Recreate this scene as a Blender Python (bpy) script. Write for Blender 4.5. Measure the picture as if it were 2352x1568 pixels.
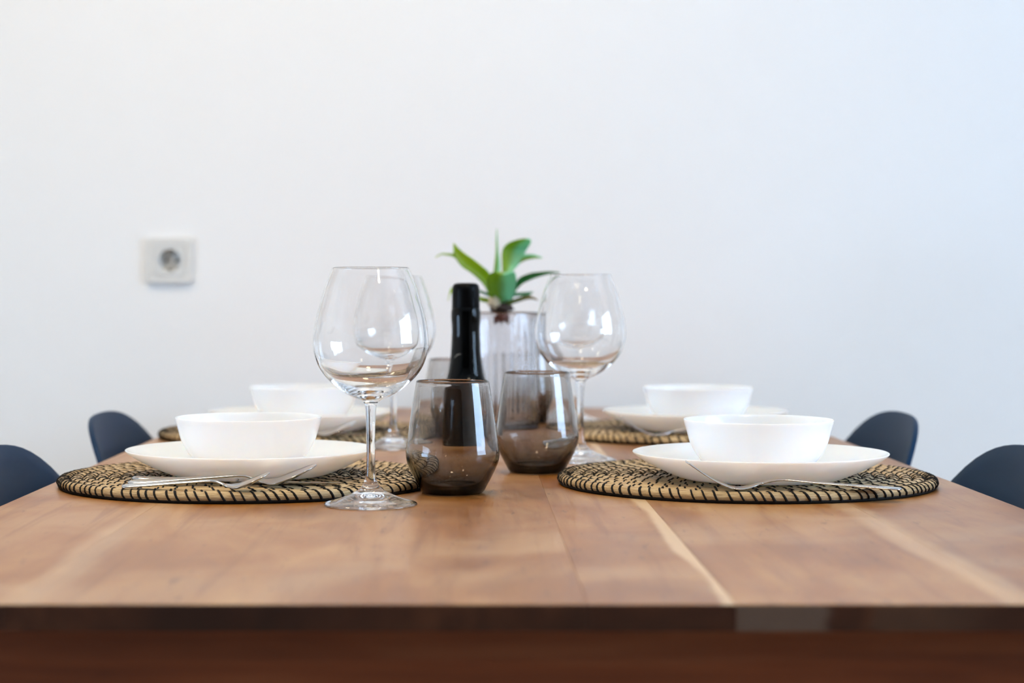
import bpy, bmesh, math, random
from mathutils import Vector, Matrix, noise
random.seed(7)
for o in list(bpy.data.objects): bpy.data.objects.remove(o, do_unlink=True)
scene = bpy.context.scene
COL = scene.collection
PI = math.pi

# ------------------------------------------------------------------ camera
F = 4200.0                       # focal length in pixels of the 2352 px wide frame
TZ = 0.75                        # table top height
EYE = 0.188                      # eye height above the table top
cam_d = bpy.data.cameras.new('camera'); cam = bpy.data.objects.new('camera', cam_d); COL.objects.link(cam)
cam.location = (0, 0, TZ + EYE); cam.rotation_euler = (PI / 2, 0, 0)
cam_d.sensor_width = 36.0; cam_d.lens = F / 2352 * 36.0
cam_d.shift_x = (1176 - 1085) / 2352; cam_d.shift_y = -(784 - 688) / 2352
cam_d.clip_start = 0.02
cam_d.dof.use_dof = True; cam_d.dof.focus_distance = 1.74; cam_d.dof.aperture_fstop = 4.6
scene.camera = cam

# ------------------------------------------------------------------ light and exposure
world = bpy.data.worlds.new('world'); scene.world = world; world.use_nodes = True
bg = world.node_tree.nodes['Background']
bg.inputs[0].default_value = (0.50, 0.715, 1.0, 1); bg.inputs[1].default_value = 16.8
scene.view_settings.view_transform = 'Standard'; scene.view_settings.look = 'None'
scene.view_settings.gamma = 1.0; scene.view_settings.use_curve_mapping = False
scene.view_settings.exposure = 0.0
cy = scene.cycles
cy.use_denoising = True
cy.use_adaptive_sampling = True; cy.adaptive_threshold = 0.11; cy.adaptive_min_samples = 14
cy.max_bounces = 32; cy.diffuse_bounces = 4; cy.glossy_bounces = 24; cy.transmission_bounces = 32
cy.transparent_max_bounces = 12; cy.sample_clamp_indirect = 15.0; cy.blur_glossy = 0.3

# room extents
WALL_Y = 3.25; XL, XR = -2.6, 2.8; YF = -3.6; CEIL = 2.55
WIN = [(0.30, 1.85)]; WZ0, WZ1 = 0.80, 2.10          # window in the right wall (y ranges)
for (a, b) in WIN:                                               # portals that guide daylight through the openings
    l = bpy.data.lights.new('window_portal', 'AREA'); l.shape = 'RECTANGLE'
    l.size = WZ1 - WZ0; l.size_y = b - a; l.cycles.is_portal = True
    lo = bpy.data.objects.new('window_portal', l); COL.objects.link(lo)
    lo.location = (XR + 0.08, (a + b) / 2, (WZ0 + WZ1) / 2); lo.rotation_euler = (0, PI / 2, 0)
LAMP_W = 9.2
LAMP_COL = (1.0, 0.81, 0.54)
LAMP_R = 0.10
LAMPS = [(-1.0, 2.2), (0.05, 2.25), (-1.0, 1.15), (0.05, 1.15), (0.75, 0.1)]

LWIN = [(0.3, 1.4)]; LZ0, LZ1 = 0.15, 1.05                          # unseen window in the left wall, added low for cool fill
for (a, b) in LWIN:
    l = bpy.data.lights.new('window_portal', 'AREA'); l.shape = 'RECTANGLE'
    l.size = LZ1 - LZ0; l.size_y = b - a; l.cycles.is_portal = True
    lo = bpy.data.objects.new('window_portal', l); COL.objects.link(lo)
    lo.location = (XL - 0.08, (a + b) / 2, (LZ0 + LZ1) / 2); lo.rotation_euler = (0, -PI / 2, 0)

# ------------------------------------------------------------------ helpers
def rgb(h):
    h = h.lstrip('#'); c = [int(h[i:i + 2], 16) / 255 for i in (0, 2, 4)]
    return tuple((x / 12.92 if x <= .04045 else ((x + .055) / 1.055) ** 2.4) for x in c) + (1,)

def mesh_obj(name, verts, faces, mat, parent=None, smooth=True, normals=None, uvs=None):
    me = bpy.data.meshes.new(name); me.from_pydata([tuple(v) for v in verts], [], faces)
    if smooth: me.polygons.foreach_set('use_smooth', [True] * len(me.polygons))
    if mat:
        for m in (mat if isinstance(mat, (list, tuple)) else [mat]): me.materials.append(m)
    me.update()
    if uvs:
        lay = me.uv_layers.new(name='UVMap')
        for lp in me.loops: lay.data[lp.index].uv = uvs[lp.vertex_index]
    if normals: me.normals_split_custom_set_from_vertices([tuple(n) for n in normals])
    o = bpy.data.objects.new(name, me); COL.objects.link(o)
    if parent: o.parent = parent
    return o

def empty(name, loc, rz=0.0):
    o = bpy.data.objects.new(name, None); COL.objects.link(o); o.location = loc; o.rotation_euler = (0, 0, rz)
    o.empty_display_size = 0.05
    return o

def tag(o, label, cat, group=None):
    o['label'] = label; o['category'] = cat
    if group: o['group'] = group
    return o

def struct(o, label=None):
    o['kind'] = 'structure'
    if label: o['label'] = label
    return o

def copy_tree(o, parent=None):
    c = o.copy(); COL.objects.link(c); c.parent = parent
    for ch in list(o.children): copy_tree(ch, c)
    return c

def box_geo(x0, x1, y0, y1, z0, z1, off=0):
    v = [(x0, y0, z0), (x1, y0, z0), (x1, y1, z0), (x0, y1, z0), (x0, y0, z1), (x1, y0, z1), (x1, y1, z1), (x0, y1, z1)]
    f = [(0, 3, 2, 1), (4, 5, 6, 7), (0, 1, 5, 4), (1, 2, 6, 5), (2, 3, 7, 6), (3, 0, 4, 7)]
    return v, [tuple(i + off for i in q) for q in f]

def box(name, x0, x1, y0, y1, z0, z1, mat, parent=None, bevel=0.0, seg=2):
    v, f = box_geo(x0, x1, y0, y1, z0, z1)
    o = mesh_obj(name, v, f, mat, parent, smooth=False)
    if bevel:
        bm = bmesh.new(); bm.from_mesh(o.data)
        bmesh.ops.bevel(bm, geom=bm.edges[:], offset=bevel, segments=seg, affect='EDGES', profile=0.5)
        bm.to_mesh(o.data); bm.free()
    return o

def catmull(pts, k):
    out = []
    n = len(pts)
    for i in range(n - 1):
        p0 = Vector(pts[max(i - 1, 0)]); p1 = Vector(pts[i]); p2 = Vector(pts[i + 1]); p3 = Vector(pts[min(i + 2, n - 1)])
        def knot(a, b): return max((b - a).length, 1e-9) ** 0.5
        t0 = 0.0; t1 = t0 + knot(p0, p1) if i > 0 else t0; t2 = t1 + knot(p1, p2); t3 = t2 + knot(p2, p3)
        for j in range(k):
            t = t1 + (t2 - t1) * j / k
            if i == 0: p0e = p1 - (p2 - p1); t0e = t1 - (t2 - t1)
            else: p0e, t0e = p0, t0
            if i == n - 2: p3e = p2 + (p2 - p1); t3e = t2 + (t2 - t1)
            else: p3e, t3e = p3, t3
            A1 = p0e * ((t1 - t) / (t1 - t0e)) + p1 * ((t - t0e) / (t1 - t0e))
            A2 = p1 * ((t2 - t) / (t2 - t1)) + p2 * ((t - t1) / (t2 - t1))
            A3 = p2 * ((t3e - t) / (t3e - t2)) + p3e * ((t - t2) / (t3e - t2))
            B1 = A1 * ((t2 - t) / (t2 - t0e)) + A2 * ((t - t0e) / (t2 - t0e))
            B2 = A2 * ((t3e - t) / (t3e - t1)) + A3 * ((t - t1) / (t3e - t1))
            out.append(B1 * ((t2 - t) / (t2 - t1)) + B2 * ((t - t1) / (t2 - t1)))
    out.append(Vector(pts[-1]))
    return out

def profile_normals(p):
    ns = []
    for i in range(len(p)):
        a = p[max(i - 1, 0)]; b = p[min(i + 1, len(p) - 1)]
        t = (b - a)
        if t.length < 1e-12: t = Vector((1, 0))
        t.normalize(); ns.append(Vector((-t.y, t.x)))
    return ns

def lathe(name, prof, pn, mat, parent=None, seg=96, rib=None, custom=True, flip=False):
    """prof: list of (r, z); outward normals pn; poles where r is ~0"""
    verts, norms, faces, rows = [], [], [], []
    for i, p in enumerate(prof):
        if p[0] < 1e-6:
            rows.append([len(verts)]); verts.append((0, 0, p[1])); norms.append((0, 0, math.copysign(1, pn[i][1]) if pn else 1))
        else:
            row = []
            for k in range(seg):
                a = 2 * PI * k / seg; r = p[0] + (rib(a, i) if rib else 0)
                row.append(len(verts)); verts.append((r * math.cos(a), r * math.sin(a), p[1]))
                if pn: norms.append((pn[i][0] * math.cos(a), pn[i][0] * math.sin(a), pn[i][1]))
            rows.append(row)
    for i in range(len(rows) - 1):
        A, B = rows[i], rows[i + 1]
        for k in range(seg):
            k2 = (k + 1) % seg
            if len(A) == 1 and len(B) == 1: continue
            if len(A) == 1: f = (A[0], B[k2], B[k])
            elif len(B) == 1: f = (A[k], A[k2], B[0])
            else: f = (A[k], A[k2], B[k2], B[k])
            faces.append(tuple(reversed(f)) if flip else f)
    return mesh_obj(name, verts, faces, mat, parent, True, norms if (custom and pn and not rib) else None)

def tube_geo(path, rad, sides=8, off=0, cap=True):
    verts, faces = [], []
    n = len(path); path = [Vector(p) for p in path]
    up = Vector((0, 0, 1)); prev = None
    for i, p in enumerate(path):
        t = (path[min(i + 1, n - 1)] - path[max(i - 1, 0)]).normalized()
        if prev is None:
            a = t.orthogonal().normalized()
        else:
            a = (prev - t * prev.dot(t)).normalized()
        prev = a; b = t.cross(a)
        r = rad[i] if isinstance(rad, (list, tuple)) else rad
        for k in range(sides):
            an = 2 * PI * k / sides
            verts.append(p + (a * math.cos(an) + b * math.sin(an)) * r)
    for i in range(n - 1):
        for k in range(sides):
            k2 = (k + 1) % sides
            faces.append((off + i * sides + k, off + i * sides + k2, off + (i + 1) * sides + k2, off + (i + 1) * sides + k))
    if cap:
        faces.append(tuple(off + k for k in reversed(range(sides))))
        faces.append(tuple(off + (n - 1) * sides + k for k in range(sides)))
    return verts, faces

def interp(xs, ys, x):
    if x <= xs[0]: return ys[0]
    for i in range(len(xs) - 1):
        if x <= xs[i + 1]:
            t = (x - xs[i]) / (xs[i + 1] - xs[i]); return ys[i] + (ys[i + 1] - ys[i]) * t
    return ys[-1]

def smooth_fn(pts):
    c = catmull([(a, b) for a, b in pts], 8)
    xs = [p[0] for p in c]; ys = [p[1] for p in c]
    return lambda x: interp(xs, ys, x)

# ------------------------------------------------------------------ materials
class NT:
    def __init__(self, name):
        self.m = bpy.data.materials.new(name); self.m.use_nodes = True
        self.t = self.m.node_tree; self.b = self.t.nodes['Principled BSDF']; self.out = self.t.nodes['Material Output']
    def n(self, kind, **kw):
        nd = self.t.nodes.new(kind)
        for k, v in kw.items(): setattr(nd, k, v)
        return nd
    def link(self, a, b): self.t.links.new(a, b)
    def val(self, sock, v):
        if hasattr(v, 'is_output') or isinstance(v, bpy.types.NodeSocket): self.link(v, sock)
        else: sock.default_value = v
    def math(self, op, a, b=0.0, c=None, clamp=False):
        nd = self.n('ShaderNodeMath', operation=op); nd.use_clamp = clamp
        self.val(nd.inputs[0], a); self.val(nd.inputs[1], b)
        if c is not None: self.val(nd.inputs[2], c)
        return nd.outputs[0]
    def mix(self, fac, a, b, mode='MIX'):
        nd = self.n('ShaderNodeMix', data_type='RGBA', blend_type=mode)
        self.val(nd.inputs[0], fac); self.val(nd.inputs[6], a); self.val(nd.inputs[7], b)
        return nd.outputs[2]
    def noise(self, vec, scale, detail=4, rough=.5, dist=0.0):
        nd = self.n('ShaderNodeTexNoise'); self.link(vec, nd.inputs['Vector'])
        nd.inputs['Scale'].default_value = scale; nd.inputs['Detail'].default_value = detail
        nd.inputs['Roughness'].default_value = rough; nd.inputs['Distortion'].default_value = dist
        return nd.outputs['Fac']
    def ramp(self, fac, stops):
        nd = self.n('ShaderNodeValToRGB'); self.link(fac, nd.inputs[0]); cr = nd.color_ramp
        while len(cr.elements) < len(stops): cr.elements.new(0.5)
        for e, (p, c) in zip(cr.elements, stops): e.position = p; e.color = c
        return nd.outputs[0]
    def smooth(self, x, a, b):
        nd = self.n('ShaderNodeMapRange', interpolation_type='SMOOTHSTEP')
        self.val(nd.inputs[0], x); nd.inputs[1].default_value = a; nd.inputs[2].default_value = b
        return nd.outputs[0]
    def mapping(self, vec, scale=(1, 1, 1), loc=(0, 0, 0)):
        nd = self.n('ShaderNodeMapping'); self.link(vec, nd.inputs[0])
        nd.inputs['Scale'].default_value = scale; nd.inputs['Location'].default_value = loc
        return nd.outputs[0]
    def bump(self, h, strength, dist=0.001):
        nd = self.n('ShaderNodeBump'); self.link(h, nd.inputs['Height'])
        nd.inputs['Strength'].default_value = strength; nd.inputs['Distance'].default_value = dist
        self.link(nd.outputs[0], self.b.inputs['Normal'])
    def set(self, **kw):
        for k, v in kw.items(): self.val(self.b.inputs[k.replace('_', ' ')], v)
        return self

def simple(name, col, rough=.5, metal=0.0, var=0.06, scale=30, spec=0.5, bump=0.0):
    t = NT(name); tc = t.n('ShaderNodeTexCoord').outputs['Object']
    nz = t.noise(tc, scale, 3)
    dark = tuple(c * (1 - var) for c in col[:3]) + (1,); lite = tuple(min(1, c * (1 + var)) for c in col[:3]) + (1,)
    t.set(Base_Color=t.mix(nz, dark, lite), Roughness=rough, Metallic=metal, Specular_IOR_Level=spec)
    if bump: t.bump(nz, bump)
    return t.m

def glass_mat(name, col=(1, 1, 1, 1), absorb=None, density=0.0, ior=1.5):
    t = NT(name)
    t.set(Base_Color=col, Roughness=0.0, IOR=ior, Transmission_Weight=1.0)
    if absorb:
        v = t.n('ShaderNodeVolumeAbsorption'); v.inputs['Color'].default_value = absorb; v.inputs['Density'].default_value = density
        t.link(v.outputs[0], t.out.inputs['Volume'])
    return t.m

def wall_mat(name, col):
    t = NT(name); tc = t.n('ShaderNodeTexCoord').outputs['Object']
    nz = t.noise(tc, 220, 3); big = t.noise(tc, 1.5, 2)
    t.set(Base_Color=t.mix(t.math('MULTIPLY', big, .25), col, tuple(c * .97 for c in col[:3]) + (1,)), Roughness=.85, Specular_IOR_Level=.2)
    t.bump(nz, .08, .0006); return t.m

def wood_top():
    t = NT('tabletop_wood'); tc = t.n('ShaderNodeTexCoord').outputs['Object']
    rnd = t.n('ShaderNodeObjectInfo').outputs['Random']
    off = t.n('ShaderNodeCombineXYZ'); t.link(t.math('MULTIPLY', rnd, 7.0), off.inputs[0]); t.link(t.math('MULTIPLY', rnd, 13.0), off.inputs[1])
    add = t.n('ShaderNodeVectorMath', operation='ADD'); t.link(tc, add.inputs[0]); t.link(off.outputs[0], add.inputs[1])
    v = add.outputs[0]
    grain = t.noise(t.mapping(v, (60, 3.0, 60)), 1.0, 6, .6, .6)
    fig = t.noise(t.mapping(v, (8, 2.2, 8)), 1.0, 5, .6, 1.6)
    cloud = t.noise(t.mapping(v, (5, 5, 5)), 1.0, 3, .5, .8)
    col = t.ramp(fig, [(.28, rgb('#8e5c38')), (.5, rgb('#b58259')), (.70, rgb('#d4aa82'))])
    col = t.mix(t.math('MULTIPLY', t.smooth(cloud, .42, .68), .6), col, rgb('#d8b490'))
    col = t.mix(t.math('MULTIPLY', t.smooth(grain, .48, .72), .55), col, rgb('#8a5632'))
    # small dark flecks along the grain
    fl = t.noise(t.mapping(v, (150, 26, 150)), 1.0, 3, .55)
    col = t.mix(t.math('MULTIPLY', t.smooth(fl, .64, .74), .6), col, rgb('#6a4630'))
    # plank to plank tone
    hsv = t.n('ShaderNodeHueSaturation'); t.link(col, hsv.inputs['Color'])
    t.link(t.math('MULTIPLY_ADD', rnd, .08, .56), hsv.inputs['Value']); hsv.inputs['Saturation'].default_value = 1.22
    col = hsv.outputs[0]
    # pale sapwood streaks beside three of the joints
    sx = t.n('ShaderNodeSeparateXYZ'); t.link(tc, sx.inputs[0]); x, y = sx.outputs[0], sx.outputs[1]
    wob = t.math('MULTIPLY_ADD', t.noise(t.mapping(tc, (0, 4.5, 0)), 1.0, 3), .035, -.0175)
    xw = t.math('ADD', x, wob)
    def band(a0, a1, b0, b1): return t.math('MULTIPLY', t.smooth(xw, a0, a1), t.math('SUBTRACT', 1.0, t.smooth(xw, b0, b1)))
    def hard(a, side):  # keep a streak on its own side of the joint
        return t.math('GREATER_THAN', x, a) if side > 0 else t.math('LESS_THAN', x, a)
    m1 = band(-.305, -.292, -.280, -.262)
    m2 = t.math('MULTIPLY', band(.150, .157, .172, .18), hard(.163, -1))
    m3 = band(.322, .336, .346, .360)
    m = t.math('MAXIMUM', t.math('MAXIMUM', t.math('MULTIPLY', m1, .32), t.math('MULTIPLY', m2, .85)), t.math('MULTIPLY', m3, .4))
    col = t.mix(m, col, rgb('#c9ab84'))
    t.set(Base_Color=col, Roughness=t.math('MULTIPLY_ADD', fig, .12, .29), Specular_IOR_Level=.6)
    t.bump(grain, .12, .0006); return t.m

def wood_end():
    t = NT('end_grain'); tc = t.n('ShaderNodeTexCoord').outputs['Object']
    rnd = t.n('ShaderNodeObjectInfo').outputs['Random']
    sx = t.n('ShaderNodeSeparateXYZ'); t.link(tc, sx.inputs[0]); x = sx.outputs[0]
    a = t.noise(t.mapping(tc, (9, 9, 9)), 1.0, 3, .5, 1.0); b = t.noise(t.mapping(tc, (70, 70, 25)), 1.0, 4)
    col = t.ramp(a, [(.3, rgb('#2a160d')), (.55, rgb('#4a2816')), (.75, rgb('#6a4026'))])
    col = t.mix(t.math('MULTIPLY', b, .35), col, rgb('#1e120d'))
    w = t.math('MULTIPLY_ADD', t.noise(t.mapping(tc, (0, 0, 60)), 1.0, 2), .02, -.01)
    xw = t.math('ADD', x, w)
    pale = t.math('MULTIPLY', t.math('GREATER_THAN', x, .163), t.math('SUBTRACT', 1.0, t.smooth(xw, .214, .224)))
    col = t.mix(t.math('MULTIPLY', pale, .85), col, rgb('#6b574b'))
    pale2 = t.math('MULTIPLY', t.smooth(xw, .243, .252), t.math('SUBTRACT', 1.0, t.smooth(xw, .29, .33)))
    col = t.mix(t.math('MULTIPLY', pale2, .5), col, rgb('#4f3b2e'))
    t.set(Base_Color=col, Roughness=.6, Specular_IOR_Level=.25); t.bump(b, .2, .0006); return t.m

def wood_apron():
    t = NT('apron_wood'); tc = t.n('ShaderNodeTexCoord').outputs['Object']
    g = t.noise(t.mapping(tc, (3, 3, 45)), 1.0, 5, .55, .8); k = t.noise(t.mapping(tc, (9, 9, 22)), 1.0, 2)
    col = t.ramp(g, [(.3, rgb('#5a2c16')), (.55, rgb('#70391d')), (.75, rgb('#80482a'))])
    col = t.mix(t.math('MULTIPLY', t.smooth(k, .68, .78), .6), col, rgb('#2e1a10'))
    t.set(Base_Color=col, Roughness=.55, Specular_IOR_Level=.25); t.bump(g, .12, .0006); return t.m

def straw_mat():
    t = NT('seagrass_straw'); uv = t.n('ShaderNodeTexCoord').outputs['UV']
    fib = t.noise(t.mapping(uv, (.8, 16, 1)), 1.0, 5, .7); patch = t.noise(t.mapping(uv, (.55, 1.2, 1)), 1.0, 2)
    col = t.ramp(fib, [(.34, rgb('#5a3f24')), (.46, rgb('#b89765')), (.64, rgb('#e6d0a4'))])
    col = t.mix(t.math('MULTIPLY', t.smooth(patch, .4, .75), .35), col, rgb('#8e6a40'))
    t.set(Base_Color=col, Roughness=.42); t.bump(fib, .8, .001); return t.m

def leaf_mat(name, c0, c1, c2, side=None):
    t = NT(name); uv = t.n('ShaderNodeTexCoord').outputs['UV']
    st = t.noise(t.mapping(uv, (30, 1.5, 1)), 1.0, 3); pa = t.noise(t.mapping(uv, (3, 2.5, 1)), 1.0, 2)
    sx = t.n('ShaderNodeSeparateXYZ'); t.link(uv, sx.inputs[0])
    col = t.mix(t.math('MULTIPLY_ADD', sx.outputs[0], .7, t.math('MULTIPLY_ADD', pa, .6, -.15), clamp=True), c0, c1)
    col = t.mix(t.math('MULTIPLY', st, .35), col, c2)
    if side: col = t.mix(t.math('MULTIPLY', t.smooth(t.math('MULTIPLY_ADD', pa, .25, sx.outputs[1]), .40, .85), .85), col, side)   # paler tone on one half
    t.set(Base_Color=col, Roughness=.42)
    tr = t.n('ShaderNodeBsdfTranslucent'); t.link(col, tr.inputs[0])
    mx = t.n('ShaderNodeMixShader'); mx.inputs[0].default_value = .5
    t.link(t.b.outputs[0], mx.inputs[1]); t.link(tr.outputs[0], mx.inputs[2]); t.link(mx.outputs[0], t.out.inputs[0])
    return t.m

M = {}
M['wall'] = wall_mat('white_wall_paint', (.83, .83, .83, 1))
M['front'] = wall_mat('darkened_unseen_wall', (.10, .09, .085, 1))  # unseen wall, darkened to keep reflections in bottle and glass dark
M['ceil'] = wall_mat('ceiling_paint', (.82, .82, .82, 1))
M['floor'] = simple('pale_bounce_floor', rgb('#bdb6aa'), .5, var=.08, scale=6)  # unseen floor, made pale to bounce light onto the lower wall
M['frame'] = simple('window_frame', rgb('#e6e6e6'), .4)
M['top'] = wood_top(); M['end'] = wood_end(); M['apron'] = wood_apron()
M['straw'] = straw_mat(); M['stitch'] = simple('black_cord', rgb('#14110f'), .75, var=.3, scale=400, spec=.2)
def porcelain():
    t = NT('white_opal_glass'); tc = t.n('ShaderNodeTexCoord').outputs['Object']
    nz = t.noise(tc, 8, 2)
    t.set(Base_Color=t.mix(nz, (.78, .81, .85, 1), (.81, .84, .88, 1)), Roughness=.16, Specular_IOR_Level=.5,
          Subsurface_Weight=1.0, Subsurface_Radius=(1, .76, .60), Subsurface_Scale=.014)
    return t.m
M['porcelain'] = porcelain()
M['steel'] = simple('polished_steel', (.60, .595, .59, 1), .15, 1.0, var=.02, scale=60)
M['clear'] = glass_mat('clear_glass', (.998, .999, 1, 1))
M['smoke'] = glass_mat('smoked_glass', (1, 1, 1, 1), (.47, .435, .40, 1), 330.0)
M['vase'] = glass_mat('ribbed_glass', (.99, .99, 1, 1), (.50, .51, .56, 1), 55.0)
M['capsule'] = simple('black_capsule', (.0008, .001, .0015, 1), .38, var=.2, scale=60, spec=.10)
M['bottle'] = simple('black_bottle_glass', (.0006, .0008, .001, 1), .05, var=.1, spec=.2)
M['silver'] = simple('silver_print', rgb('#a8a49a'), .4, .3)
M['shell'] = simple('slate_plastic', (.001, .022, .066, 1), .5, var=.05, scale=20, spec=.16)
M['legs'] = simple('dark_metal', rgb('#2a2c2f'), .4, .5)
M['socket'] = simple('socket_plastic', rgb('#dad9d6'), .35, var=.02)
M['socket_in'] = simple('socket_recess', rgb('#d4d4d2'), .4, var=.02)
M['dark'] = simple('dark_hole', rgb('#15161a'), .6)
M['leaf'] = leaf_mat('fresh_leaf', rgb('#94b81e'), rgb('#c6d834'), rgb('#70a01a'))
M['leaf_pale'] = leaf_mat('two_tone_leaf', rgb('#8cae34'), rgb('#a8c83a'), rgb('#5f9a26'), rgb('#9fe6c4'))
M['leaf_deep'] = leaf_mat('deep_leaf', rgb('#3f9058'), rgb('#3f8a3a'), rgb('#1d5a30'))
M['leaf_dry'] = leaf_mat('yellowing_leaf', rgb('#4c7a26'), rgb('#a8803c'), rgb('#3d6a22'))
M['root'] = simple('root_fibre', rgb('#3a2a22'), .8, var=.4, scale=200)
M['husk'] = simple('pale_husk', rgb('#b3a48a'), .7, var=.25, scale=150)
M['plug'] = simple('red_brown_root', rgb('#5e2a1c'), .55, var=.35, scale=150)

# ------------------------------------------------------------------ room
SX, SZ = (392 - 1085) * WALL_Y / F, TZ + EYE - (598 - 688) * WALL_Y / F; SH = .030
v, f = [], []
def addbox(*a):
    vv, ff = box_geo(*a, off=len(v)); v.extend(vv); f.extend(ff)
for a in ((XL - .2, SX - SH, 0, CEIL), (SX + SH, XR + .2, 0, CEIL), (SX - SH, SX + SH, 0, SZ - SH), (SX - SH, SX + SH, SZ + SH, CEIL)):
    addbox(a[0], a[1], WALL_Y, WALL_Y + .15, a[2], a[3])
struct(mesh_obj('wall_back', v, f, M['wall'], smooth=False), 'plain white painted wall behind the dining table')
struct(box('wall_front', XL - .2, XR + .2, YF - .15, YF, 0, CEIL, M['front']))
struct(box('floor', XL - .2, XR + .2, YF - .15, WALL_Y + .15, -.1, 0, M['floor']))
struct(box('ceiling', XL - .2, XR + .2, YF - .15, WALL_Y + .15, CEIL, CEIL + .1, M['ceil']))
v, f = [], []
def addbox(*a):
    vv, ff = box_geo(*a, off=len(v)); v.extend(vv); f.extend(ff)
addbox(XR, XR + .15, YF, WIN[0][0], 0, CEIL); addbox(XR, XR + .15, WIN[0][1], WALL_Y, 0, CEIL)
for a, b in WIN:
    addbox(XR, XR + .15, a, b, 0, WZ0); addbox(XR, XR + .15, a, b, WZ1, CEIL)
struct(mesh_obj('wall_right', v, f, M['wall'], smooth=False))
v, f = [], []
a, b = LWIN[0]
addbox(XL - .15, XL, YF, a, 0, CEIL); addbox(XL - .15, XL, b, WALL_Y, 0, CEIL); addbox(XL - .15, XL, a, b, 0, LZ0); addbox(XL - .15, XL, a, b, LZ1, CEIL)
struct(mesh_obj('wall_left', v, f, M['wall'], smooth=False))
pane = NT('window_pane'); tr = pane.n('ShaderNodeBsdfTransparent'); gl = pane.n('ShaderNodeBsdfGlossy'); gl.inputs['Roughness'].default_value = 0.02
mx = pane.n('ShaderNodeMixShader'); mx.inputs[0].default_value = .05
pane.link(tr.outputs[0], mx.inputs[1]); pane.link(gl.outputs[0], mx.inputs[2]); pane.link(mx.outputs[0], pane.out.inputs[0])
for i, (a, b, x, z0, z1) in enumerate([(q[0], q[1], XR, WZ0, WZ1) for q in WIN] + [(q[0], q[1], XL - .14, LZ0, LZ1) for q in LWIN]):
    w = struct(empty('window_%d' % (i + 1), (x, (a + b) / 2, z0)))
    v, f = [], []; h = (b - a) / 2; H = z1 - z0; fw = .06
    addbox(.04, .10, -h, -h + fw, 0, H); addbox(.04, .10, h - fw, h, 0, H)
    addbox(.04, .10, -h + fw, h - fw, 0, fw); addbox(.04, .10, -h + fw, h - fw, H - fw, H)
    mesh_obj('window_frame', v, f, M['frame'], w, smooth=False)
    v, f = box_geo(.066, .072, -h + fw, h - fw, fw, H - fw); mesh_obj('pane', v, f, pane.m, w, smooth=False)

# recessed ceiling downlights
emis = NT('lamp_diffuser'); emis.set(Base_Color=(.9, .9, .9, 1), Emission_Color=LAMP_COL + (1,), Emission_Strength=2.0)
LN = ['above the back left chair', 'above the back of the table', 'left of the front of the table', 'above the front of the table', 'right of the camera']
for i, (x, y) in enumerate(LAMPS):
    r = tag(empty('ceiling_light', (x, y, CEIL)), 'round flat ceiling light ' + LN[i], 'ceiling light', 'round ceiling lights')
    p = [Vector(q) for q in [(LAMP_R + .02, -.001), (LAMP_R + .02, -.012), (LAMP_R + .005, -.014), (LAMP_R, -.004), (LAMP_R, -.001)]]
    lathe('trim_ring', p, profile_normals(p), M['frame'], r, 32, custom=False)
    p = [Vector(q) for q in [(0, -.004), (LAMP_R, -.004)]]
    lathe('diffuser', p, None, emis.m, r, 32)
    l = bpy.data.lights.new('lamp', 'AREA'); l.shape = 'DISK'; l.size = LAMP_R * 2; l.energy = LAMP_W; l.color = LAMP_COL
    lo = bpy.data.objects.new('lamp', l); COL.objects.link(lo); lo.parent = r; lo.location = (0, 0, -.018)

# wall socket
sx, sz, S = SX, SZ, .0405
so = tag(empty('wall_socket', (sx, WALL_Y, sz)), 'light grey square power socket on the white wall', 'socket')
v, f = [], []
N = 48
def sq(a, s):
    c, d = math.cos(a), math.sin(a); k = s / max(abs(c), abs(d)); return c * k, d * k
rings = [(1, S, 0.0), (1, S, -.009), (1, S - .0015, -.0105), (1, .0285, -.0105), (1, .0280, -.0095), (1, .0272, -.0095), (1, .0268, -.0112), (0, .0205, -.0112), (0, .0195, -.0100), (0, .0190, .012), (0, 0.0001, .012)]
for kind, s, yy in rings:
    for k in range(N):
        a = 2 * PI * (k + .5) / N
        px, pz = sq(a, s) if kind else (math.cos(a) * s, math.sin(a) * s)
        v.append((px, yy, pz))
def ringfaces(i0, i1):
    return [(i * N + k, i * N + (k + 1) % N, (i + 1) * N + (k + 1) % N, (i + 1) * N + k) for i in range(i0, i1) for k in range(N)]
mesh_obj('frame', v[:4 * N], ringfaces(0, 3), M['socket'], so, smooth=False)
sub = v[3 * N:]; nr = len(rings) - 3
ins = mesh_obj('insert', sub, ringfaces(0, nr - 1), M['socket_in'], so, smooth=False)
for s in (-1, 1):
    p = [Vector(q) for q in [(0, .0), (.0026, .0), (.0030, -.0006)]]
    h = lathe('pin_hole', p, None, M['dark'], ins, 16); h.rotation_euler = (-PI / 2, 0, 0); h.location = (s * .0095, .0116, 0)
    box('earth_clip', -.0022, .0022, -.0075, .0115, (.0160 if s > 0 else -.0188), (.0188 if s > 0 else -.0160), M['steel'], ins, .0005)

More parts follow.
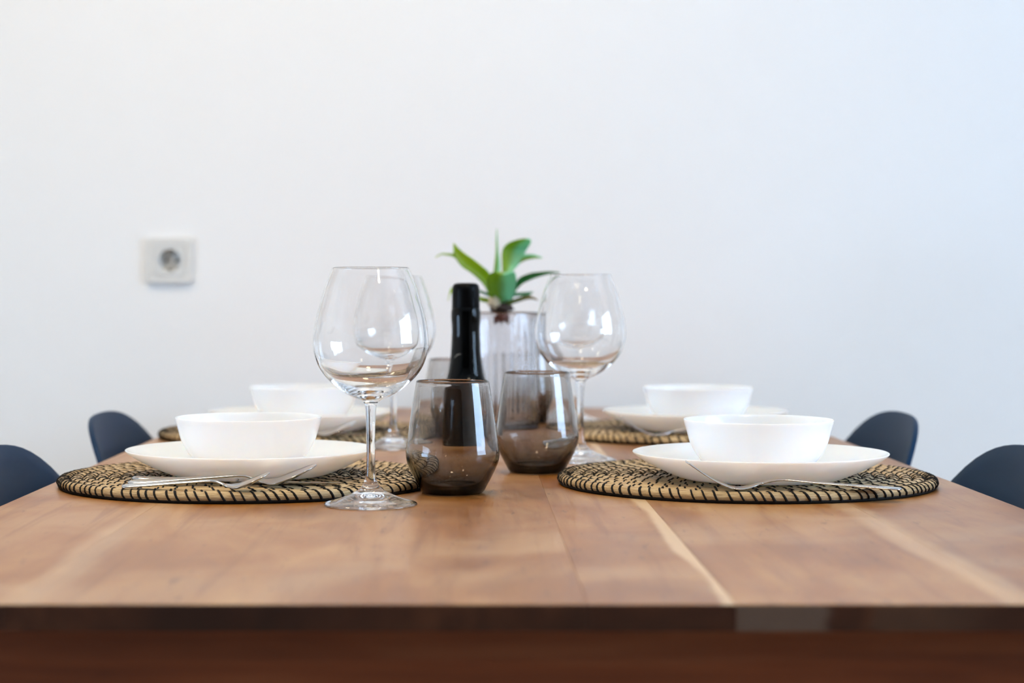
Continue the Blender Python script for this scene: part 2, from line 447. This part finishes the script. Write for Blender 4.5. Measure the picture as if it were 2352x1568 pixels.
# ------------------------------------------------------------------ table
TXL, TXR, TYF, TYB = -.430, .495, 1.128, 3.18
SEAMS = [TXL, -.29, .071, .163, .347, TXR]; TH = .0165
table = tag(empty('dining_table', ((TXL + TXR) / 2, (TYF + TYB) / 2, 0)), 'long solid wood dining table of wide warm brown planks', 'table')
TO = table.location
for i in range(len(SEAMS) - 1):
    a, b = SEAMS[i], SEAMS[i + 1]; g = .00004
    out = [(a + g, TYF), (b - g, TYF), (b - g, TYB), (a + g, TYB)]
    if i == 0:      # worn rounded far corner
        R = .035; out = out[:3] + [(a + R - R * math.sin(t * PI / 2 / 6), TYB - R + R * math.cos(t * PI / 2 / 6)) for t in range(7)]
    n = len(out); bm = bmesh.new()
    lo_ = [bm.verts.new((x, y, TZ - TH)) for x, y in out]; hi_ = [bm.verts.new((x, y, TZ)) for x, y in out]
    bm.faces.new(list(reversed(lo_))); bm.faces.new(hi_)
    for k in range(n): bm.faces.new((lo_[k], lo_[(k + 1) % n], hi_[(k + 1) % n], hi_[k]))
    bm.normal_update()
    top_edges = [e for e in bm.edges if e.verts[0] in hi_ and e.verts[1] in hi_]
    bmesh.ops.bevel(bm, geom=top_edges, offset=.00022, segments=1, affect='EDGES')
    bm.normal_update()
    me = bpy.data.meshes.new('plank'); bm.to_mesh(me); bm.free()
    me.materials.append(M['top']); me.materials.append(M['end'])
    for p in me.polygons:
        if abs(p.normal.y) > .8: p.material_index = 1
    o = bpy.data.objects.new('plank', me); COL.objects.link(o); o.parent = table; o.matrix_parent_inverse = Matrix.Translation(-TO)
def tpart(o): o.matrix_parent_inverse = Matrix.Translation(-TO); return o
AZ0, AZ1 = TZ - TH - .095, TZ - TH; IN = .012
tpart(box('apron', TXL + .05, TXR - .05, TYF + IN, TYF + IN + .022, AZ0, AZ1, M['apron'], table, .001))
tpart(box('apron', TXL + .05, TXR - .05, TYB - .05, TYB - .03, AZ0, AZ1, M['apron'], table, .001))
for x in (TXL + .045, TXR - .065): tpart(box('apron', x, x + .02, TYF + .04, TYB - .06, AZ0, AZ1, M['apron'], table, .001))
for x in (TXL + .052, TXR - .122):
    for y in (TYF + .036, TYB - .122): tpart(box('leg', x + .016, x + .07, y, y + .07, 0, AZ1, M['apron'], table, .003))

# ------------------------------------------------------------------ chairs (moulded shells pushed in to the table)
def make_chair():
    root = empty('shell_chair', (0, 0, 0))
    path = catmull([(.215, .425), (.20, .447), (.10, .443), (0, .432), (-.09, .432), (-.145, .447), (-.178, .49), (-.195, .56), (-.213, .64), (-.236, .715), (-.260, .789)], 4)
    L = [0]
    for i in range(1, len(path)): L.append(L[-1] + (path[i] - path[i - 1]).length)
    nu = 24; verts, faces = [], []
    for i, p in enumerate(path):
        t = L[i] / L[-1]
        back = max(0, min(1, (p.y - .46) / .2)); up = max(0, min(1, (p.y - .62) / .175))
        w = .205 + .012 * back
        if t < .1: w *= .93 + .07 * (t / .1)
        for k in range(nu + 1):
            u = -1 + 2 * k / nu; s = u * w
            x = p.x + .80 * s * s * (.35 + .65 * back)
            z = p.y + (1 - back) * .35 * s * s - up * (.085 * abs(u) ** 4 + .014 * u * u)
            x += up * .30 * (.085 * abs(u) ** 4)
            verts.append((x, s, z))
    W = nu + 1
    for i in range(len(path) - 1):
        for k in range(nu): faces.append((i * W + k, (i + 1) * W + k, (i + 1) * W + k + 1, i * W + k + 1))
    sh = mesh_obj('shell', verts, faces, M['shell'], root)
    so_ = sh.modifiers.new('thickness', 'SOLIDIFY'); so_.thickness = .007; so_.offset = 0
    bv = sh.modifiers.new('edge', 'BEVEL'); bv.width = .002; bv.segments = 2; bv.limit_method = 'ANGLE'
    for sx_ in (-1, 1):
        for sy_ in (-1, 1):
            vv, ff = tube_geo([(sx_ * .11 + .0, sy_ * .12, .438), (sx_ * .13, sy_ * .15, .41), (sx_ * .19, sy_ * .20, .0)], [.012, .012, .009], 10)
            mesh_obj('leg', vv, ff, M['legs'], root)
    return root
chair = make_chair()
CH = [(-.487, 1.835, 0, 'blue grey shell chair at the left table side, nearest the camera'),
      (-.487, 2.41, 0, 'blue grey shell chair at the left table side, farther one below the wall socket'),
      (.565, 1.835, PI, 'dark grey shell chair at the right table side, nearest the camera'),
      (.565, 2.41, PI, 'dark grey shell chair at the right table side, farther one behind the plate')]
for i, (x, y, rz, lab) in enumerate(CH):
    c = chair if i == 0 else copy_tree(chair)
    c.location = (x + (.255 if rz == 0 else -.255), y, 0); c.rotation_euler = (0, 0, rz)
    tag(c, lab, 'chair', 'shell chairs around the table')

# ------------------------------------------------------------------ placemats
MAT_R, MAT_H = .191, .0112
def make_mat():
    root = empty('placemat', (0, 0, 0))
    turns = 15; cw = .0062; ch = MAT_H / 2; pitch = (MAT_R - cw) / turns; rng = random.Random(3)
    sides = 10; verts, faces, uvs = [], [], []; sv, sf = [], []
    for ring in range(1, turns + 1):
        r = pitch * ring; n = max(24, int(2 * PI * r / .009)); base = len(verts)
        for i in range(n + 1):
            a = 2 * PI * i / n; wob = .0004 * noise.noise((math.cos(a) * 4, math.sin(a) * 4, ring))
            hz = .97 + .03 * noise.noise((math.cos(a) * 9, math.sin(a) * 9, ring + 30))
            for k in range(sides):
                t = 2 * PI * k / sides
                rr = r + math.cos(t) * cw * 1.03 + wob
                verts.append((rr * math.cos(a), rr * math.sin(a), ch + math.sin(t) * ch * hz))
                uvs.append((a * r * 60 + ring * 7.3, k / sides * 3))
        for i in range(n):
            for k in range(sides):
                k2 = (k + 1) % sides
                faces.append((base + i * sides + k, base + i * sides + k2, base + (i + 1) * sides + k2, base + (i + 1) * sides + k))
        # black cord stitches slanting over this turn of the coil
        a = rng.uniform(0, .3); end = a + 2 * PI - .004 / r
        while a < end:
            path = []; slant = .0115 + rng.uniform(-.002, .002); rad = .00125 * rng.uniform(.85, 1.15)
            for q in range(8):
                t = math.radians(200 - 240 * q / 7)
                rr = r + math.cos(t) * cw * 1.02; z = ch + math.sin(t) * ch * .90
                aa = a + slant * (q / 7 - .5) / max(r, .014)
                path.append((rr * math.cos(aa), rr * math.sin(aa), max(z, rad)))
            vv, ff = tube_geo(path, rad, 5, len(sv), cap=False); sv += vv; sf += ff
            a += rng.choice((.0085, .0105, .0125)) / r if ring == turns else rng.uniform(.0145, .0195) / r
    mesh_obj('seagrass_coil', verts, faces, M['straw'], root, uvs=uvs)
    st = mesh_obj('stitching', sv, sf, M['stitch'], root); st['kind'] = 'stuff'; st['label'] = 'black cord stitches'
    # dark cord bound round the outer rim below
    ring = [((MAT_R - .0026) * math.cos(t * 2 * PI / 120), (MAT_R - .0026) * math.sin(t * 2 * PI / 120), 0.0023) for t in range(121)]
    vv, ff = tube_geo(ring, .0023, 6, 0, cap=False); mesh_obj('edge_cord', vv, ff, M['stitch'], root)
    return root
pm = make_mat()
MATS = [(-.2285, 1.87, .3, 'round black stitched seagrass placemat at front left under spoons and plate'),
        (.279, 1.87, 2.0, 'round black stitched seagrass placemat at front right under a fork and plate'),
        (-.238, 2.516, 4.1, 'round black stitched seagrass placemat at back left, mostly hidden by plates'),
        (.298, 2.535, 5.2, 'round black stitched seagrass placemat at back right beyond the second wine glass')]
for i, (x, y, rz, lab) in enumerate(MATS):
    o = pm if i == 0 else copy_tree(pm)
    o.location = (x, y, TZ); o.rotation_euler = (0, 0, rz); tag(o, lab, 'placemat', 'seagrass placemats')

# ------------------------------------------------------------------ plates and bowls
def smooth_lathe(name, pts, mat, k=4, seg=96, rib=None, parent=None, custom=True):
    p = catmull(pts, k); 
    p = [Vector((max(q[0], 0), q[1])) for q in p]
    pn = [Vector((n.x, n.y)) * -1 for n in profile_normals(p)]
    return lathe(name, p, pn, mat, parent, seg, rib, custom)
plate = smooth_lathe('dinner_plate', [(0, .0012), (.070, .0010), (.075, 0), (.080, .0012), (.089, .0048), (.104, .0115), (.117, .0185), (.1248, .0242), (.1260, .0258), (.1250, .0264),
                                  (.1225, .0250), (.113, .0198), (.098, .0125), (.084, .0072), (.072, .0050), (.050, .0042), (0, .0040)], M['porcelain'])
bowl = smooth_lathe('bowl', [(0, .0015), (.034, .0012), (.038, 0), (.042, .0010), (.0495, .0052), (.0555, .0115), (.0625, .0205), (.0672, .0295), (.0710, .0425), (.0738, .0530), (.0736, .0540), (.0726, .0536),
                             (.0690, .0412), (.0650, .0305), (.0600, .0215), (.0525, .0125), (.0450, .0070), (.035, .0046), (0, .0042)], M['porcelain'])
PL = [((577 - 1085) * 1.855 / F, 1.855, 'front left'), ((1747 - 1085) * 1.81 / F, 1.815, 'front right'), (-.232, 2.49, 'back left'), (.304, 2.497, 'back right')]
PLT = ['white coupe dinner plate at front left behind the spoons', 'white coupe dinner plate at front right behind the long fork', 'white coupe dinner plate at back left seen past the front wine glass', 'white coupe dinner plate at back right beyond the second wine glass']
BLT = ['white flared bowl stacked on the front left plate', 'white flared bowl stacked on the front right plate', 'white flared bowl stacked on the back left plate', 'white flared bowl stacked on the back right plate']
BX = [(571 - 1085) * 1.855 / F, (1742 - 1085) * 1.815 / F, (699 - 1085) * 2.50 / F, (1603 - 1085) * 2.483 / F]
BY = [1.855, 1.815, 2.50, 2.483]
for i, (x, y, nm) in enumerate(PL):
    p = plate if i == 0 else copy_tree(plate); p.location = (x, y, TZ + MAT_H); tag(p, PLT[i], 'plate', 'white dinner plates')
    b = bowl if i == 0 else copy_tree(bowl); b.location = (BX[i], BY[i], TZ + MAT_H + .0043); tag(b, BLT[i], 'bowl', 'white bowls')

# ------------------------------------------------------------------ cutlery
def ribbon(name, s0, s1, n, hw, zc, cup, th, mat, parent, nu=8, shift=lambda s: 0.0):
    """a lofted strip of metal along +x; hw half width, zc height of the middle, cup rise of the edges"""
    verts, faces = [], []
    W = nu + 1
    for side in (0, 1):
        for i in range(n + 1):
            s = s0 + (s1 - s0) * i / n
            for k in range(nu + 1):
                u = -1 + 2 * k / nu
                z = zc(s) + cup(s) * (u * u) + (th(s) * (1 - .45 * u * u) if side else 0)
                verts.append((s, shift(s) + u * hw(s), z))
    B = (n + 1) * W
    for i in range(n):
        for k in range(nu):
            q = (i * W + k, (i + 1) * W + k, (i + 1) * W + k + 1, i * W + k + 1)
            faces.append(tuple(reversed([B + j for j in q])) if False else tuple(B + j for j in q)); faces.append(tuple(reversed(q)))
        for k in (0, nu):
            q = (i * W + k, (i + 1) * W + k, B + (i + 1) * W + k, B + i * W + k)
            faces.append(q if k == 0 else tuple(reversed(q)))
    for i in (0, n):
        for k in range(nu):
            q = (i * W + k, i * W + k + 1, B + i * W + k + 1, B + i * W + k)
            faces.append(tuple(reversed(q)) if i == 0 else q)
    o = mesh_obj(name, verts, faces, mat, parent)
    bm = bmesh.new(); bm.from_mesh(o.data); bmesh.ops.recalc_face_normals(bm, faces=bm.faces); bm.to_mesh(o.data); bm.free()
    o.data.polygons.foreach_set('use_smooth', [True] * len(o.data.polygons))
    return o

def make_spoon(name, k=1.0):
    root = empty(name, (0, 0, 0))
    zc = smooth_fn([(0, .0192), (.010, .0132), (.020, .0076), (.030, .0034), (.041, .0004), (.050, .0018), (.058, .0050), (.068, .0078), (.078, .0080), (.10, .0064), (.14, .0034), (.184, .0002)])
    hw = smooth_fn([(0, .0006), (.0015, .0055), (.005, .0105), (.012, .0155), (.022, .0188), (.032, .0180), (.042, .0135), (.050, .0075), (.057, .0040), (.066, .0029), (.08, .0031), (.12, .0052), (.16, .0082), (.178, .0085), (.1825, .0070), (.184, .003)])
    rim = smooth_fn([(0, .0195), (.02, .0148), (.04, .0092), (.056, .0050)])
    cup = lambda s: .0042 * max(0, math.sin(PI * s / .057)) ** .8 if s < .056 else 0.0
    th = lambda s: .0013 if s < .05 else .0013 + min(1, (s - .05) / .02) * .0009
    sk = lambda fn: (lambda s: fn(s / k) * k)
    ribbon('spoon_bowl', 0, .056 * k, 36, sk(hw), sk(zc), sk(cup), lambda s: th(s / k), M['steel'], root, 12)
    ribbon('handle', .0555 * k, .184 * k, 40, sk(hw), sk(zc), lambda s: 0.0, lambda s: th(s / k), M['steel'], root, 6)
    return root

def make_fork(name):
    root = empty(name, (0, 0, 0))
    zc = smooth_fn([(0, .0252), (.009, .0190), (.018, .0128), (.030, .0060), (.0455, .0006), (.055, .0010), (.064, .0034), (.076, .0070), (.088, .0086), (.10, .0080), (.12, .0060), (.16, .0030), (.199, .0003)])
    hw = smooth_fn([(.040, .0125), (.050, .0122), (.060, .0090), (.068, .0048), (.078, .0034), (.095, .0034), (.14, .0058), (.18, .0088), (.193, .0090), (.1975, .0072), (.199, .004)])
    ribbon('handle', .070, .199, 44, hw, zc, lambda s: 0.0, lambda s: .0021, M['steel'], root, 6)
    ribbon('fork_root', .042, .071, 16, hw, zc, lambda s: .0007, lambda s: .0019, M['steel'], root, 8)
    for j in range(4):
        c = (-.0102, -.0034, .0034, .0102)[j]
        tw = smooth_fn([(0, .0006), (.004, .0011), (.02, .0015), (.0425, .0021)])
        ribbon('tine', 0, .0428, 18, tw, zc, lambda s: 0.0, lambda s: .0017, M['steel'], root, 4, shift=lambda s, c=c: c * (.93 + .07 * s / .04))
    return root

def make_knife(name):
    root = empty(name, (0, 0, 0))
    # blade lies flat, tip at x=0
    top = [(0, .0018)]; 
    v, f = [], []; n = 44
    def edge(s): return -.0085 * min(1, (s / .014)) ** .6 if s < .014 else -.0085 - .0014 * min(1, (s - .014) / .03)
    def spine(s): return .0016 + .0065 * min(1, s / .05)
    for i in range(n + 1):
        s = .108 * i / n
        e = edge(s) + (.0007 if (i % 2 and 2 < i < 32) else 0)
        v += [(s, e, .0016), (s, spine(s), .0009), (s, spine(s), .0025), (s, (e + spine(s)) / 2, .0026)]
    for i in range(n):
        a, b = i * 4, i * 4 + 4
        for q in ((0, 1), (1, 2), (2, 3), (3, 0)): f.append((a + q[0], b + q[0], b + q[1], a + q[1]))
    f.append((0, 1, 2, 3)); f.append((n * 4 + 3, n * 4 + 2, n * 4 + 1, n * 4))
    bl = mesh_obj('blade', v, f, M['steel'], root, smooth=False)
    bm = bmesh.new(); bm.from_mesh(bl.data); bmesh.ops.recalc_face_normals(bm, faces=bm.faces); bm.to_mesh(bl.data); bm.free()
    hw = smooth_fn([(.104, .0068), (.115, .0060), (.13, .0055), (.18, .0075), (.205, .0085), (.210, .006)])
    ribbon('handle', .104, .210, 30, hw, lambda s: .0002, lambda s: .0006, lambda s: .0042, M['steel'], root, 6)
    return root

def put(o, tip, end, z=MAT_H, roll=0.0):
    """tip and handle end on the table plane (x, y)"""
    a = math.atan2(end[1] - tip[1], end[0] - tip[0])
    o.location = (tip[0], tip[1], TZ + z); o.rotation_euler = (math.radians(roll), 0, a)
spoon = make_spoon('tablespoon'); tea = make_spoon('teaspoon', .775); fork = make_fork('fork'); knife = make_knife('table_knife')
put(tea, ((620 - 1085) * 1.692 / F, 1.694), ((275 - 1085) * 1.715 / F, 1.716), MAT_H + .0010, -8); tag(tea, 'small steel teaspoon nearest the camera on the front left placemat', 'teaspoon', 'teaspoons')
put(spoon, ((728 - 1085) * 1.728 / F, 1.728), ((283 - 1085) * 1.752 / F, 1.752), MAT_H + .0011, -8); tag(spoon, 'large steel tablespoon in front of the front left plate', 'spoon', 'tablespoons')
put(knife, ((782 - 1085) * 1.742 / F, 1.742), (-.333, 1.788)); tag(knife, 'serrated steel table knife behind the tablespoon at front left', 'knife', 'table knives')
put(fork, ((1577 - 1085) * 1.70 / F, 1.701), ((2067 - 1085) * 1.70 / F, 1.699)); tag(fork, 'long steel fork lying in front of the front right plate', 'fork', 'forks')
o = copy_tree(spoon); put(o, ((820 - 1085) * 2.335 / F, 2.348), (-.335, 2.362), MAT_H + .0011, -8); tag(o, 'steel tablespoon in front of the back left plate', 'spoon', 'tablespoons')
o = copy_tree(knife); put(o, ((843 - 1085) * 2.352 / F, 2.376), (-.342, 2.405)); tag(o, 'steel table knife behind the tablespoon at back left', 'knife', 'table knives')
o = copy_tree(fork); put(o, ((1424 - 1085) * 2.352 / F, 2.368), (.388, 2.372)); tag(o, 'steel fork lying in front of the back right plate', 'fork', 'forks')
o = copy_tree(spoon); put(o, ((1506 - 1085) * 2.0 / F, 1.985), (.386, 1.997)); tag(o, 'steel tablespoon behind the front right plate, only its tip showing', 'spoon', 'tablespoons')

# ------------------------------------------------------------------ stem wine glasses
def make_wine():
    root = empty('wine_glass', (0, 0, 0)); K = 2510.0
    P = lambda l: [(r / K, (1160 - y) / K) for r, y in l]
    inner = P([(0, 904.5), (12, 904), (36, 900), (63, 890), (88, 874), (106, 856), (120.3, 833), (129.6, 800), (130.2, 778), (124.8, 738), (114.4, 699), (103, 659), (87.2, 618)])
    rim = P([(86.9, 616), (87.9, 614.8), (88.9, 616)])
    outer = P([(89.2, 618), (105, 659), (116.5, 699), (127, 738), (132.5, 778), (132.0, 800), (123.4, 833), (110, 857), (93, 876), (69, 896), (44, 910), (24, 919), (15, 927), (12.8, 938)])
    stem = P([(10.7, 975), (9.8, 1034), (11, 1074), (15, 1106)])
    foot = P([(26, 1122), (46, 1134), (76, 1146), (100, 1152.5), (106.2, 1155.5), (107.2, 1158), (105, 1160), (98, 1160), (84, 1158), (56, 1151.5), (30, 1145), (12, 1142), (0, 1141.5)])
    segs = [inner + rim + outer, stem, foot]
    allp = inner + rim + outer + stem + foot; k = 5
    p = catmull(allp, k); p = [Vector((max(q[0], 0), q[1])) for q in p]
    pn = profile_normals(p)
    # orientation: inner wall runs upward, its glass outside is towards the axis
    i0 = (len(segs[0]) - 1) * k; i1 = i0 + len(stem) * k
    for nm, a, b in (('glass_bowl', 0, i0), ('stem', i0, i1), ('foot', i1, len(p) - 1)):
        lathe(nm, p[a:b + 1], pn[a:b + 1], M['clear'], root, 128, flip=True)
    return root
wine = make_wine()
WG = [((851.5 - 1085) * 1.673 / F, 1.673, 'clear stem wine glass at the front, nearest the camera'),
      ((1333 - 1085) * 2.13 / F, 2.13, 'clear stem wine glass right of the vase, behind the second tumbler'),
      ((904 - 1085) * 2.32 / F, 2.32, 'clear stem wine glass seen through and behind the nearest wine glass'),
      ((1323 - 1085) * 2.80 / F, 2.80, 'clear stem wine glass farthest back, seen through the right wine glass')]
for i, (x, y, lab) in enumerate(WG):
    o = wine if i == 0 else copy_tree(wine)
    o.location = (x, y, TZ + .0002); tag(o, lab, 'wine glass', 'stem wine glasses')

# ------------------------------------------------------------------ smoked tumblers
mm = lambda l: [(a / 1000, b / 1000) for a, b in l]
tp = mm([(0, 5.6), (18, 5.8), (24, 7.4), (28.6, 10.6), (35.9, 20.8), (41.1, 30.0), (43.5, 38.0), (43.2, 46), (41.4, 60), (38.4, 83), (35.2, 104), (34.3, 108.3), (34.8, 109.3), (35.4, 108.4),
         (36.3, 104), (39.7, 83), (43.0, 60), (45.0, 45), (45.6, 37), (44.2, 29.6), (39.5, 18.6), (34.0, 8.2), (30.8, 2.4), (28.6, .4), (26, 0), (18, .6), (0, .9)])
def make_tumbler():
    p = catmull(tp, 5); p = [Vector((max(q[0], 0), q[1])) for q in p]
    return lathe('tumbler', p, profile_normals(p), M['smoke'], None, 128, flip=True)
tum = make_tumbler()
TU = [((1039.5 - 1085) * 1.778 / F, 1.778, 'smoked grey glass tumbler at the front beside the nearest wine glass'),
      ((1233 - 1085) * 1.994 / F, 1.994, 'smoked grey glass tumbler right of the bottle, second nearest'),
      (-.022, 2.435, 'smoked grey glass tumbler standing behind the black bottle'),
      (.085, 2.74, 'smoked grey glass tumbler standing behind the ribbed vase')]
for i, (x, y, lab) in enumerate(TU):
    o = tum if i == 0 else copy_tree(tum)
    o.location = (x, y, TZ + .0002); tag(o, lab, 'tumbler', 'smoked glass tumblers')

# ------------------------------------------------------------------ black bottle
bd = 2.20; bx = (1070 - 1085) * bd / F
bot = tag(empty('bottle', (bx, bd, TZ)), 'small black bottle with black capsule behind the front tumbler', 'bottle')
bz = lambda y: EYE - (y - 688) * bd / F
br = lambda px: px * bd / F
smooth_lathe('bottle_body', [(0, .004), (.018, .002), (.026, 0), (.0290, .0015), (.0302, .006), (.0303, .050), (.0300, .064), (.0283, .078), (.0256, .088), (.0228, .0955), (.0212, .102), (.0196, .112), (.0182, .124), (.0170, .15), (.0165, .18), (0, .20)], M['bottle'], 4, 64, parent=bot)
capz = [(0, bz(650)), (.0110, bz(650)), (.0146, bz(653)), (.0162, bz(661)), (.0166, bz(672)), (.0167, bz(690)), (.0168, bz(720)), (.0166, bz(724)), (.0162, bz(730)), (.0163, bz(760)), (.0170, bz(795)), (.0181, bz(822)), (.0196, bz(845)), (.0203, bz(853)), (.0206, bz(856)), (.0200, bz(857))]
capz = [(r, z) for r, z in capz][::-1]
smooth_lathe('capsule', capz, M['capsule'], 3, 64, parent=bot)
def surf_r(z):
    pts = sorted([(zz, r) for r, zz in capz]); return interp([p[0] for p in pts], [p[1] for p in pts], z)
def script(pts, name, fn, rad=.00055):
    path = []
    for (px, py) in catmull(pts, 6):
        z = bz(py); R = fn(z) + .0001; xx = (px - 1070) * bd / F; s = max(-.98, min(.98, xx / R))
        path.append((xx, -math.sqrt(1 - s * s) * R, z))
    vv, ff = tube_geo(path, [rad * (.45 + .55 * math.sin(PI * (i + 1) / (len(path) + 1))) for i in range(len(path))], 6)
    o = mesh_obj(name, vv, ff, M['silver'], bot); o['label'] = 'silver script lettering'
script([(1040.5, 836), (1042, 827), (1047, 818), (1053, 813), (1059, 812), (1064, 816)], 'script_letter', surf_r, .0007)
script([(1026, 1008), (1026.5, 1022), (1026, 1040)], 'script_letter', lambda z: .0303, .0004)
script([(1019, 1031), (1028, 1030), (1037, 1030)], 'script_letter', lambda z: .0303, .0004)
script([(1036, 1000), (1032, 1007), (1029, 1012)], 'script_letter', lambda z: .0303, .0004)

# ------------------------------------------------------------------ ribbed vase with a staghorn fern seedling
vd = 2.53; vx = (1150.5 - 1085) * vd / F; VR = .0530; VH = EYE - (717 - 688) * vd / F
vp = [(0, .012), (VR - .010, .0125), (VR - .0052, .0165), (VR - .0040, .024), (VR - .0036, .08), (VR - .0034, VH - .003), (VR - .0026, VH - .0006), (VR - .0016, VH), (VR - .0007, VH - .0008), (VR - .0003, VH - .004),
      (VR - .0003, .08), (VR - .0003, .02), (VR - .0008, .004), (VR - .003, .0008), (VR - .007, 0), (VR - .02, .0008), (0, .0012)]
p = catmull(vp, 4); p = [Vector((max(q[0], 0), q[1])) for q in p]
nv = len(p)
def vrib(a, i):
    outer = (len(vp) * 0 + 8 * 4) < i < (12 * 4)
    z = p[i].y
    fade = max(0, min(1, (VH - .004 - z) / .008)) * max(0, min(1, (z - .006) / .008))
    return (.0013 * (abs(math.cos(a * 15)) - .6)) * fade if outer else 0.0
vase = lathe('vase', p, None, M['vase'], None, 240, vrib)
bm = bmesh.new(); bm.from_mesh(vase.data); bmesh.ops.recalc_face_normals(bm, faces=bm.faces); bm.to_mesh(vase.data); bm.free()
vase.location = (vx, vd, TZ + .0002); tag(vase, 'ribbed clear glass cylinder vase holding the green plant', 'vase')

fern = tag(empty('staghorn_fern', (vx, vd, TZ + VH - .01)), 'small green fern seedling with forked leaves sitting in the vase', 'plant')
def FC(cx, cy_, y=0.0):
    px = 1000 + cx / 6.533; py = 520 + cy_ / 6.533
    return Vector(((px - 1085) * vd / F - fern.location.x, y, EYE - (py - 688) * vd / F + TZ - fern.location.z))
def leaf(st, mat, cup=.12, parent=None, name='leaf', th=.0009):
    """st: (x0, y0, x1, y1, depth) stations in the plant's own frontal plane, depth towards the back"""
    A = catmull([tuple(FC(s[0], s[1], s[4])) for s in st], 5); B = catmull([tuple(FC(s[2], s[3], s[4])) for s in st], 5)
    nu = 6; W = nu + 1; verts, faces, uvs = [], [], []
    n = len(A)
    for i in range(n):
        w = (B[i] - A[i]).length
        for k in range(W):
            u = k / nu; q = A[i].lerp(B[i], u); q = q + Vector((0, (1 - (2 * u - 1) ** 2) * w * cup, 0))
            verts.append(q); uvs.append((i / (n - 1), u))
    for i in range(n - 1):
        for k in range(nu): faces.append((i * W + k, (i + 1) * W + k, (i + 1) * W + k + 1, i * W + k + 1))
    o = mesh_obj(name, verts, faces, mat, parent or fern, uvs=uvs)
    s = o.modifiers.new('thickness', 'SOLIDIFY'); s.thickness = th; s.offset = 0
    return o
l1 = leaf([(820, 1060, 880, 1010, .0), (745, 905, 835, 800, -.004), (650, 795, 800, 690, -.009), (540, 700, 690, 590, -.014), (410, 615, 560, 490, -.019), (330, 520, 420, 395, -.023), (288, 440, 330, 315, -.026), (274, 290, 279, 255, -.029)], M['leaf'], .22)
leaf([(345, 520, 315, 400, -.0225), (268, 462, 268, 410, -.026), (180, 442, 190, 414, -.030), (100, 434, 110, 412, -.034), (8, 477, 12, 464, -.037)], M['leaf'], .1, l1, 'leaf_prong')
leaf([(860, 780, 980, 780, .010), (875, 690, 975, 680, .013), (895, 520, 970, 520, .017), (910, 380, 950, 380, .021), (915, 200, 938, 200, .025), (923, 28, 928, 28, .028)], M['leaf_pale'], .3)
l3 = leaf([(1020, 900, 1110, 900, .004), (1010, 760, 1130, 760, .010), (1008, 660, 1170, 660, .014), (1003, 520, 1260, 560, .019), (1003, 400, 1330, 420, .022), (1030, 310, 1385, 330, .022), (1090, 250, 1425, 270, .018), (1200, 205, 1440, 220, .010), (1330, 180, 1415, 186, .002)], M['leaf_pale'], .16)
leaf([(1250, 565, 1300, 420, .020), (1335, 512, 1350, 410, .020), (1450, 482, 1460, 412, .016), (1530, 473, 1530, 432, .010), (1610, 476, 1602, 463, .002)], M['leaf_pale'], .1, l3, 'leaf_prong')
leaf([(930, 1200, 1040, 1200, -.006), (840, 1050, 1150, 1080, -.014), (785, 920, 1195, 950, -.023), (765, 820, 1205, 840, -.030), (795, 745, 1200, 755, -.037), (840, 702, 1180, 697, -.044), (900, 700, 1120, 698, -.054), (960, 735, 1050, 733, -.060)], M['leaf_pale'], .28)
leaf([(1150, 1090, 1190, 1030, 0), (1200, 975, 1205, 870, -.003), (1300, 865, 1245, 785, -.007), (1450, 790, 1400, 710, -.012), (1600, 740, 1560, 685, -.015), (1720, 712, 1700, 676, -.017), (1862, 698, 1858, 689, -.018)], M['leaf_deep'], .2)
leaf([(1080, 1070, 1080, 1010, .008), (1210, 1045, 1200, 990, .016), (1320, 1040, 1300, 985, .024), (1420, 1030, 1400, 980, .030), (1478, 985, 1472, 973, .034)], M['leaf_deep'], .15)
leaf([(1000, 1190, 1050, 1120, -.006), (1130, 1165, 1150, 1095, -.014), (1250, 1128, 1260, 1060, -.022), (1340, 1100, 1340, 1040, -.028), (1430, 1088, 1420, 1045, -.032), (1522, 1108, 1515, 1092, -.036)], M['leaf_dry'], .15)
leaf([(900, 1100, 880, 1040, .004), (790, 1045, 770, 990, .010), (680, 995, 670, 955, .016), (560, 960, 560, 935, .020)], M['leaf_deep'], .15)
leaf([(880, 1160, 860, 1085, -.002), (700, 1125, 700, 1060, -.008), (500, 1065, 500, 1000, -.014), (330, 1010, 330, 940, -.018), (245, 1000, 245, 920, -.022), (190, 1108, 202, 1095, -.026)], M['leaf'], .15)
def lump(name, c, rad, mat, seed, amp=.35):
    bm = bmesh.new(); bmesh.ops.create_icosphere(bm, subdivisions=3, radius=1.0)
    for q in bm.verts:
        d = 1 + amp * noise.noise(q.co * 2.2 + Vector((seed, 0, 0))); q.co = Vector((q.co.x * rad[0] * d, q.co.y * rad[1] * d, q.co.z * rad[2] * d)) + c
    me = bpy.data.meshes.new(name); bm.to_mesh(me); bm.free(); me.materials.append(mat)
    me.polygons.foreach_set('use_smooth', [True] * len(me.polygons))
    o = bpy.data.objects.new(name, me); COL.objects.link(o); o.parent = fern; return o
lump('root_ball', FC(990, 1215, 0), (.0165, .015, .0075), M['root'], 2)
lump('husk', FC(880, 1150, -.012), (.0085, .007, .0085), M['husk'], 5, .5)
lump('root_plug', FC(1000, 1385, -.002), (.0082, .0082, .0085), M['plug'], 9, .45)
for (x0, y0, x1, y1, dy) in ((860, 1240, 850, 1420, -.008), (890, 1250, 880, 1350, .002), (1130, 1250, 1150, 1330, .004), (960, 1260, 960, 1370, .006), (1040, 1260, 1045, 1380, -.006)):
    vv, ff = tube_geo([FC(x0, y0, dy), FC((x0 + x1) / 2 - 8, (y0 + y1) / 2, dy + .001), FC(x1, y1, dy)], [.0012, .0009, .0004], 6)
    mesh_obj('rootlet', vv, ff, M['root'], fern)
